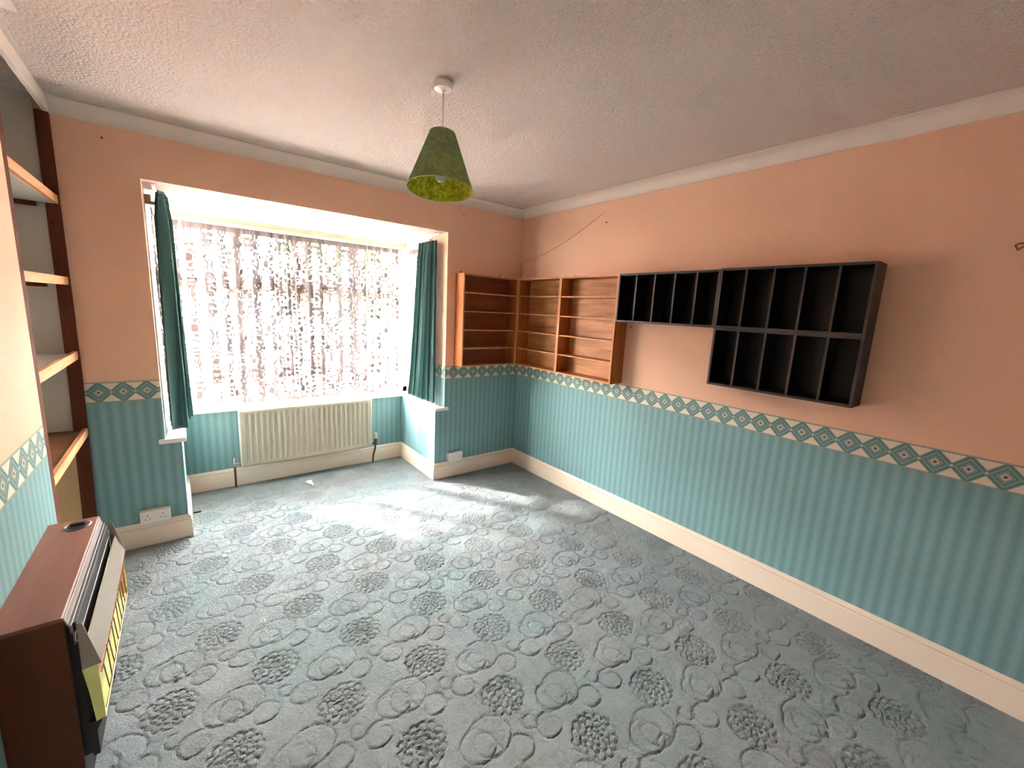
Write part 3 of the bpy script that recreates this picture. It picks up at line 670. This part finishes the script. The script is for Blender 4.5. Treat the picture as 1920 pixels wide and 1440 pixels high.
# ------------------------------------------------------------------ gas fire on the chimney breast
def fire():
    yn, yf = -1.752, -1.088
    r = thing('gas_fire', 'brown cased gas fire on the chimney breast with a yellow metal front', 'gas fire', (-2.98, -1.42, 0))
    bm = NB(); prism(bm, [(-3.054, .672), (-2.918, .672), (-2.918, .681), (-2.922, .683), (-3.054, .683)], lambda a, b: (a, yn, b), lambda a, b: (a, yf, b)); ob('top_panel', bm, 'case', r)
    for y0, y1 in ((yn, yn + .016), (yf - .016, yf)):
        bm = NB(); box(bm, -3.054, -2.918, y0, y1, .06, .672, .001); ob('case_side', bm, 'caseside', r)
    bm = NB(); box(bm, -3.050, -2.897, yn + .017, yf - .017, .222, .650, .002); box(bm, -3.04, -2.94, yn + .03, yf - .03, 0, .222); ob('inner_body', bm, 'matt', r)
    bm = NB(); prism(bm, [(-2.90, .22), (-2.885, .222), (-2.885, .300), (-2.872, .330), (-2.90, .333)], lambda a, b: (a, yn + .006, b), lambda a, b: (a, yf - .006, b)); ob('base_plinth', bm, 'matt', r)
    # louvres
    LV = ((-2.9155, .676), (-2.905, .652), (-2.899, .625), (-2.896, .600))
    for i, (x, z) in enumerate(LV):
        x2, z2 = LV[i + 1] if i < 3 else (-2.897, .590)
        bm = NB(); prism(bm, [(x - .002, z - .001), (x2 - .006, z2 + .002), (x2 - .009, z2 + .001), (x - .006, z - .001)], lambda a, b: (a, yn + .004, b), lambda a, b: (a, yf - .004, b)); lo = ob('louvre', bm, 'louvre', r)
        bm = NB(); tube(bm, [(x - .001, yn + .003, z), (x - .001, yf - .003, z)], .0013, 6); ob('louvre_lip', bm, 'silver', lo, origin=(x, -1.42, z))
    # hood
    bm = NB(); prism(bm, [(-2.884, .590), (-2.881, .590), (-2.857, .516), (-2.861, .512), (-2.893, .512), (-2.893, .516), (-2.864, .517)], lambda a, b: (a, yn + .003, b), lambda a, b: (a, yf - .003, b)); ob('hood', bm, 'hood', r)
    for y0, y1 in ((yn, yn + .004), (yf - .004, yf)):
        bm = NB(); prism(bm, [(-2.896, .655), (-2.886, .655), (-2.857, .514), (-2.897, .511)], lambda a, b: (a, y0, b), lambda a, b: (a, y1, b)); ob('hood_cheek', bm, 'hood', r)
    # reflector: shallow curved pan
    bm = NB(); pr = [(-2.896, .508), (-2.889, .44), (-2.884, .38), (-2.876, .346), (-2.864, .334)]
    prism(bm, pr + [(a - .003, b - .004) for a, b in reversed(pr)], lambda a, b: (a, yn + .008, b), lambda a, b: (a, yf - .008, b)); rf = ob('reflector', bm, 'brass', r, smooth=40)
    for y0, y1 in ((yn + .002, yn + .007), (yf - .007, yf - .002)):
        bm = NB(); prism(bm, [(-2.894, .508), (-2.866, .508), (-2.864, .338), (-2.884, .332)], lambda a, b: (a, y0, b), lambda a, b: (a, y1, b)); ob('reflector_cheek', bm, 'brass', r)
    for i in range(4):
        y = yf - .04 - i * .012 if i < 3 else yf - .075
        bm = NB(); tube(bm, [(-2.874, y, .50), (-2.870, y, .36)], .0028, 8); ob('radiant_rod', bm, 'clay', r, smooth=40)
    bm = NB(); box(bm, -2.884, -2.878, yn + .06, yf - .12, .405, .417, .002); ob('radiant_bar', bm, 'clay', r)
    # dress guard: zigzag wires
    bm = NB(); pts = []
    n = 5; 
    for i in range(n):
        y0 = yf - .06 - i * .115; pts = [(-2.866, y0, .47), (-2.860, y0 - .012, .365), (-2.862, y0 - .055, .360), (-2.864, y0 - .085, .47), (-2.862, y0 - .115, .478)]
        tube(bm, pts, .0016, 6)
    for z in (.360, .478): tube(bm, [(-2.862, yn + .01, z), (-2.862, yf - .01, z)], .0014, 6)
    ob('wire_guard', bm, 'pipe', r, smooth=40)
    # control knob set in the top
    bm = NB(); lathe(bm, [(.036, .6831), (.038, .685), (.034, .687), (.030, .685), (.027, .684)], (-2.970, -1.146, 0), 32); kn = ob('knob_surround', bm, 'gunmetal', r, smooth=40)
    bm = NB(); lathe(bm, [(.026, .6832), (.026, .686), (.018, .688), (.002, .688)], (-2.970, -1.146, 0), 32); box(bm, -2.990, -2.950, -1.151, -1.141, .687, .696, .002); ob('control_knob', bm, 'matt', r, smooth=40)
    for y in (yn + .04, yf - .04):
        bm = NB(); box(bm, -3.05, -2.925, y - .015, y + .015, 0, .07, .002); ob('foot', bm, 'matt', r)
fire()

# ------------------------------------------------------------------ pendant lamp
def lamp():
    c = Vector((-1.690, -1.516, H)); r = thing('pendant_lamp', 'green conical paper pendant lampshade on a white flex from the ceiling', 'ceiling lamp', c)
    bm = NB(); lathe(bm, [(.036, 0), (.037, -.004), (.040, -.006), (.041, -.018), (.040, -.021), (.036, -.030), (.008, -.034), (.007, -.042), (.003, -.044)], c, 40); ob('ceiling_rose', bm, 'plastic', r, smooth=40)
    bm = NB(); tube(bm, [c + Vector((0, 0, -.045)), c + Vector((.001, 0, -.12)), c + Vector((0, 0, -.235))], .0032, 10); ob('flex', bm, 'plastic', r, smooth=True)
    # shade, slightly tilted towards the room
    zt, zb = -.199, -.430; piv = c + Vector((0, 0, -.22))
    ax = Vector((F_.x, F_.y, 0)).normalized(); axis = ax.cross(Vector((0, 0, 1))).normalized()
    rot = Matrix.Rotation(math.radians(TILT), 3, axis)
    rz = Matrix.Rotation(math.radians(TILT2), 3, ax)
    def tilt(bm): bmesh.ops.rotate(bm, verts=bm.verts, cent=piv, matrix=rz @ rot)
    sh = []
    bm = NB(); lathe(bm, [(.140, zb), (.0555, zt), (.0545, zt), (.1385, zb)], c, 72, close=True)
    bmo = NB(); n = 72
    def skin(name, off, mat):
        b = NB(); rr = [[b.verts.new((c.x + q * math.cos(a * 2 * PI / n), c.y + q * math.sin(a * 2 * PI / n), c.z + z)) for a in range(n)] for q, z in [(.140 - off + (.055 - .140) * s, zb + (zt - zb) * s) for s in [i / 8 for i in range(9)]]]
        for A, B in zip(rr, rr[1:]):
            for q in range(n): b.faces.new((A[q], A[(q + 1) % n], B[(q + 1) % n], B[q]))
        tilt(b); return ob(name, b, mat, r, smooth=True)
    bm.free(); bmo.free()
    skin('lamp_shade', 0, 'shade_out'); skin('shade_lining', .0016, 'shade_in')
    for q, z, nm in ((.1395, zb, 'lower_rim'), (.0545, zt, 'upper_rim')):
        b = NB(); ring = [(c.x + q * math.cos(a * 2 * PI / n), c.y + q * math.sin(a * 2 * PI / n), c.z + z) for a in range(n + 1)]; tube(b, ring, .0016, 8, cap=False); tilt(b); ob(nm, b, 'rim' if nm == 'lower_rim' else 'shade_out', r, smooth=True)
    b = NB(); 
    for a in (0, 2 * PI / 3, 4 * PI / 3): tube(b, [(c.x + .017 * math.cos(a), c.y + .017 * math.sin(a), c.z - .262), (c.x + .055 * math.cos(a), c.y + .055 * math.sin(a), c.z + zt - .004)], .0012, 6)
    tilt(b); ob('shade_carrier', b, 'plastic', r)
    b = NB(); lathe(b, [(.005, -.225), (.014, -.232), (.016, -.262), (.019, -.264), (.019, -.272), (.0165, -.276), (.0165, -.305), (.012, -.308)], c, 28); tilt(b); ob('lamp_holder', b, 'plastic', r, smooth=40)
    b = NB(); lathe(b, [(.011, -.305), (.012, -.318), (.020, -.335), (.0275, -.356), (.028, -.370), (.022, -.388), (.010, -.397), (.001, -.399)], c, 28); tilt(b); ob('light_bulb', b, 'bulb', r, smooth=True)
TILT = -6.5; TILT2 = 0.0
M['rim'] = plain('pale_green_rim', srgb(190, 196, 150), .5, .3)
lamp()

# ------------------------------------------------------------------ wire, hook, nails, crumbs
bm = NB(); P = [(-.003, -.968, 2.322), (-.003, -.86, 2.268), (-.003, -.747, 2.216), (-.003, -.62, 2.162), (-.003, -.508, 2.122), (-.003, -.36, 2.078), (-.003, -.238, 2.046), (-.003, -.17, 2.026), (-.003, -.126, 2.020), (-.003, -.06, 2.016), (-.003, -.035, 2.012), (-.004, -.012, 1.985), (-.006, -.008, 1.93), (-.006, -.008, 1.845)]
def smooth_path(P, n=6):
    P = [Vector(p) for p in P]; out = []
    for i in range(len(P) - 1):
        a, b, c, d = P[max(i - 1, 0)], P[i], P[i + 1], P[min(i + 2, len(P) - 1)]
        for j in range(n):
            t = j / n; out.append(.5 * ((2 * b) + (c - a) * t + (2 * a - 5 * b + 4 * c - d) * t * t + (3 * b - a - 3 * c + d) * t ** 3))
    return out + [P[-1]]
r = thing('cable', 'thin cream cable sagging along the top of the right wall to the corner', 'cable', (0, -.5, 2.1))
tube(bm, smooth_path(P), .0028, 8); ob('flex', bm, 'wire', r, smooth=True)
bm = NB(); box(bm, -.010, 0, -.976, -.960, 2.316, 2.330, .002); ob('wall_clip', bm, 'plastic', r)
bm = NB(); box(bm, -.010, 0, -.104, -.086, 2.012, 2.028, .002); ob('wall_clip', bm, 'wire', r)
bm = NB(); tube(bm, smooth_path([(-.004, -3.150, 1.908), (-.012, -3.125, 1.902), (-.014, -3.108, 1.904), (-.010, -3.094, 1.899), (-.012, -3.098, 1.889), (-.012, -3.104, 1.878)]), .0032, 8)
tube(bm, smooth_path([(-.012, -3.104, 1.879), (-.013, -3.113, 1.889), (-.013, -3.130, 1.897)]), .0028, 8)
tag(ob('wall_hook', bm, 'bracket', smooth=True), 'small brass hook high on the right wall at the photo edge', 'hook')
for (x, y, z, ax, lab) in ((-.002, -1.329, 1.473, 'x', 'small dark nail in the right wall below the first black rack'), (-.002, -1.008, 2.247, 'x', 'small dark nail in the right wall under the cable end'),
                           (-2.882, -.002, 2.335, 'y', 'small dark nail in the window wall above the left of the bay'), (-.666, -.002, 2.328, 'y', 'small dark nail in the window wall above the first brown cabinet')):
    bm = NB(); d = Vector((-.006, 0, 0)) if ax == 'x' else Vector((0, -.006, 0)); p = Vector((x, y, z)); tube(bm, [p - d * .3, p + d, p + d * 1.3], [.003, .003, .005], 8)
    tag(ob('nail', bm, 'dark'), lab, 'nail', 'nails in the walls')
bm = NB(); prism(bm, [(-1.865, .487), (-1.815, .500), (-1.822, .405), (-1.832, .400)], lambda a, b: (a, b, .001), lambda a, b: (a - .004, b + .01, .012)); tag(ob('plaster_chip', bm, 'plastic'), 'small white triangular chip on the carpet in front of the radiator', 'debris')
bm = NB(); prism(bm, [(-2.520, -.392), (-2.497, -.388), (-2.492, -.405), (-2.510, -.410)], lambda a, b: (a, b, .001), lambda a, b: (a, b, .006)); prism(bm, [(-2.510, -.382), (-2.504, -.380), (-2.498, -.400), (-2.506, -.402)], lambda a, b: (a, b, .001), lambda a, b: (a, b, .009)); tag(ob('paper_scrap', bm, 'plastic'), 'tiny white scrap on the carpet right of the gas fire', 'debris')
bm = NB(); tube(bm, smooth_path([(-2.412, -1.128, .004), (-2.408, -1.117, .005), (-2.398, -1.116, .006), (-2.393, -1.126, .005), (-2.399, -1.138, .004)]), .0024, 8); tag(ob('plastic_clip', bm, 'plastic', smooth=True), 'tiny white C shaped clip lying on the carpet in the left foreground', 'debris')
bm = NB(); box(bm, -2.642, -2.598, .325, .340, .001, .007, .001); tag(ob('wood_splinter', bm, 'dark'), 'dark splinter on the carpet inside the left corner of the bay', 'debris')

bm = NB(); box(bm, xl2 - .3, xr2 + .3, .985, 1.16, HB - .02, HB + .25); box(bm, xl2 - .3, xr2 + .3, .3, .985, HB + .041, HB + .25); struct(ob('added_overhang', bm, 'frame'), 'added overhang outside above the bay, blocks steep skylight', 'added sky blocker')  # unseen overhang, added to cut steep skylight falling into the bay
# ------------------------------------------------------------------ outside, seen faintly through the lace
M['brick'] = plain('pale_red_brick', srgb(150, 98, 84), .8, .2, var=.12, scale=3)
M['render_'] = plain('pale_render', srgb(160, 150, 142), .8, .2, var=.05, scale=2)
M['roof'] = plain('slate_roof', srgb(120, 110, 115), .8, .2, var=.1)
M['pave'] = plain('paving', srgb(128, 120, 118), .9, .1, var=.08, scale=3)
M['leaf'] = plain('leaf_green', srgb(120, 150, 80), .7, .2, var=.3, scale=4)
M['bark'] = plain('bark', srgb(100, 85, 70), .9, .1, var=.2)
M['pane'] = plain('dark_pane', srgb(70, 84, 110), .15, .5, var=.1)
bm = NB(); box(bm, -40, 40, 1.0, 45, -.6, -.45); tag(ob('ground', bm, 'pave'), 'pale paved ground outside the window', 'ground', kind='structure')
bm = NB(); box(bm, -12, 12, 4.8, 5.05, -.45, .55, .01); box(bm, -12, 12, 4.75, 5.10, .55, .62, .01); tag(ob('garden_wall', bm, 'brick'), 'low brick garden wall outside, seen through the lace', 'wall')
def house(x0, x1, y, ht, mat, label):
    r = thing('house', label, 'house', ((x0 + x1) / 2, y + 4, -.45), 'houses across the street')
    bm = NB(); box(bm, x0, x1, y, y + 8, -.45, ht); ob('house_wall', bm, mat, r)
    bm = NB(); prism(bm, [(y - .4, ht), (y + 8.4, ht), (y + 4, ht + 2.6)], lambda a, b: (x0 - .3, a, b), lambda a, b: (x1 + .3, a, b)); ob('roof', bm, 'roof', r)
    n = int((x1 - x0) / 2.6)
    for i in range(n):
        cx = x0 + (i + .5) * (x1 - x0) / n
        for z0 in (.5, 3.2):
            bm = NB(); box(bm, cx - .75, cx + .75, y - .06, y + .02, z0, z0 + 1.4, .02); f = ob('house_window', bm, 'frame', r)
            bm = NB(); box(bm, cx - .66, cx - .04, y - .08, y - .06, z0 + .09, z0 + 1.31); box(bm, cx + .04, cx + .66, y - .08, y - .06, z0 + .09, z0 + 1.31); ob('pane', bm, 'pane', f, origin=(cx, y - .07, z0 + .7))
    return r
house(-26, -1.8, 22, 6.4, 'brick', 'brick house across the street, left behind the lace')
house(3.4, 24, 23, 6.2, 'render_', 'pale rendered house across the street, right behind the lace')
def tree(x, y, rad, h, label, n=2600):
    r = thing('tree', label, 'tree', (x, y, -.45))
    bm = NB(); tube(bm, [(x, y, -.45), (x + .05, y, h * .5), (x - .05, y, h)], [.11, .08, .03], 10); ob('trunk', bm, 'bark', r)
    rr = rng.standard_normal((n, 3)); rr /= np.linalg.norm(rr, axis=1)[:, None]; rr *= (rng.random(n) ** .4)[:, None] * rad; rr[:, 2] *= .9
    bm = NB()
    for q in rr:
        c = Vector((x + q[0], y + q[1], h + q[2])); a = Vector(rng.standard_normal(3)).normalized() * .09; b = Vector(rng.standard_normal(3)).normalized(); b = (b - a * b.dot(a) / a.length_squared).normalized() * .05
        bm.faces.new([bm.verts.new(c + s) for s in (-a, -b, a, b)])
    ob('foliage', bm, 'leaf', r)
tree(.9, 8.2, 1.8, 2.4, 'leafy green tree outside the right half of the window')
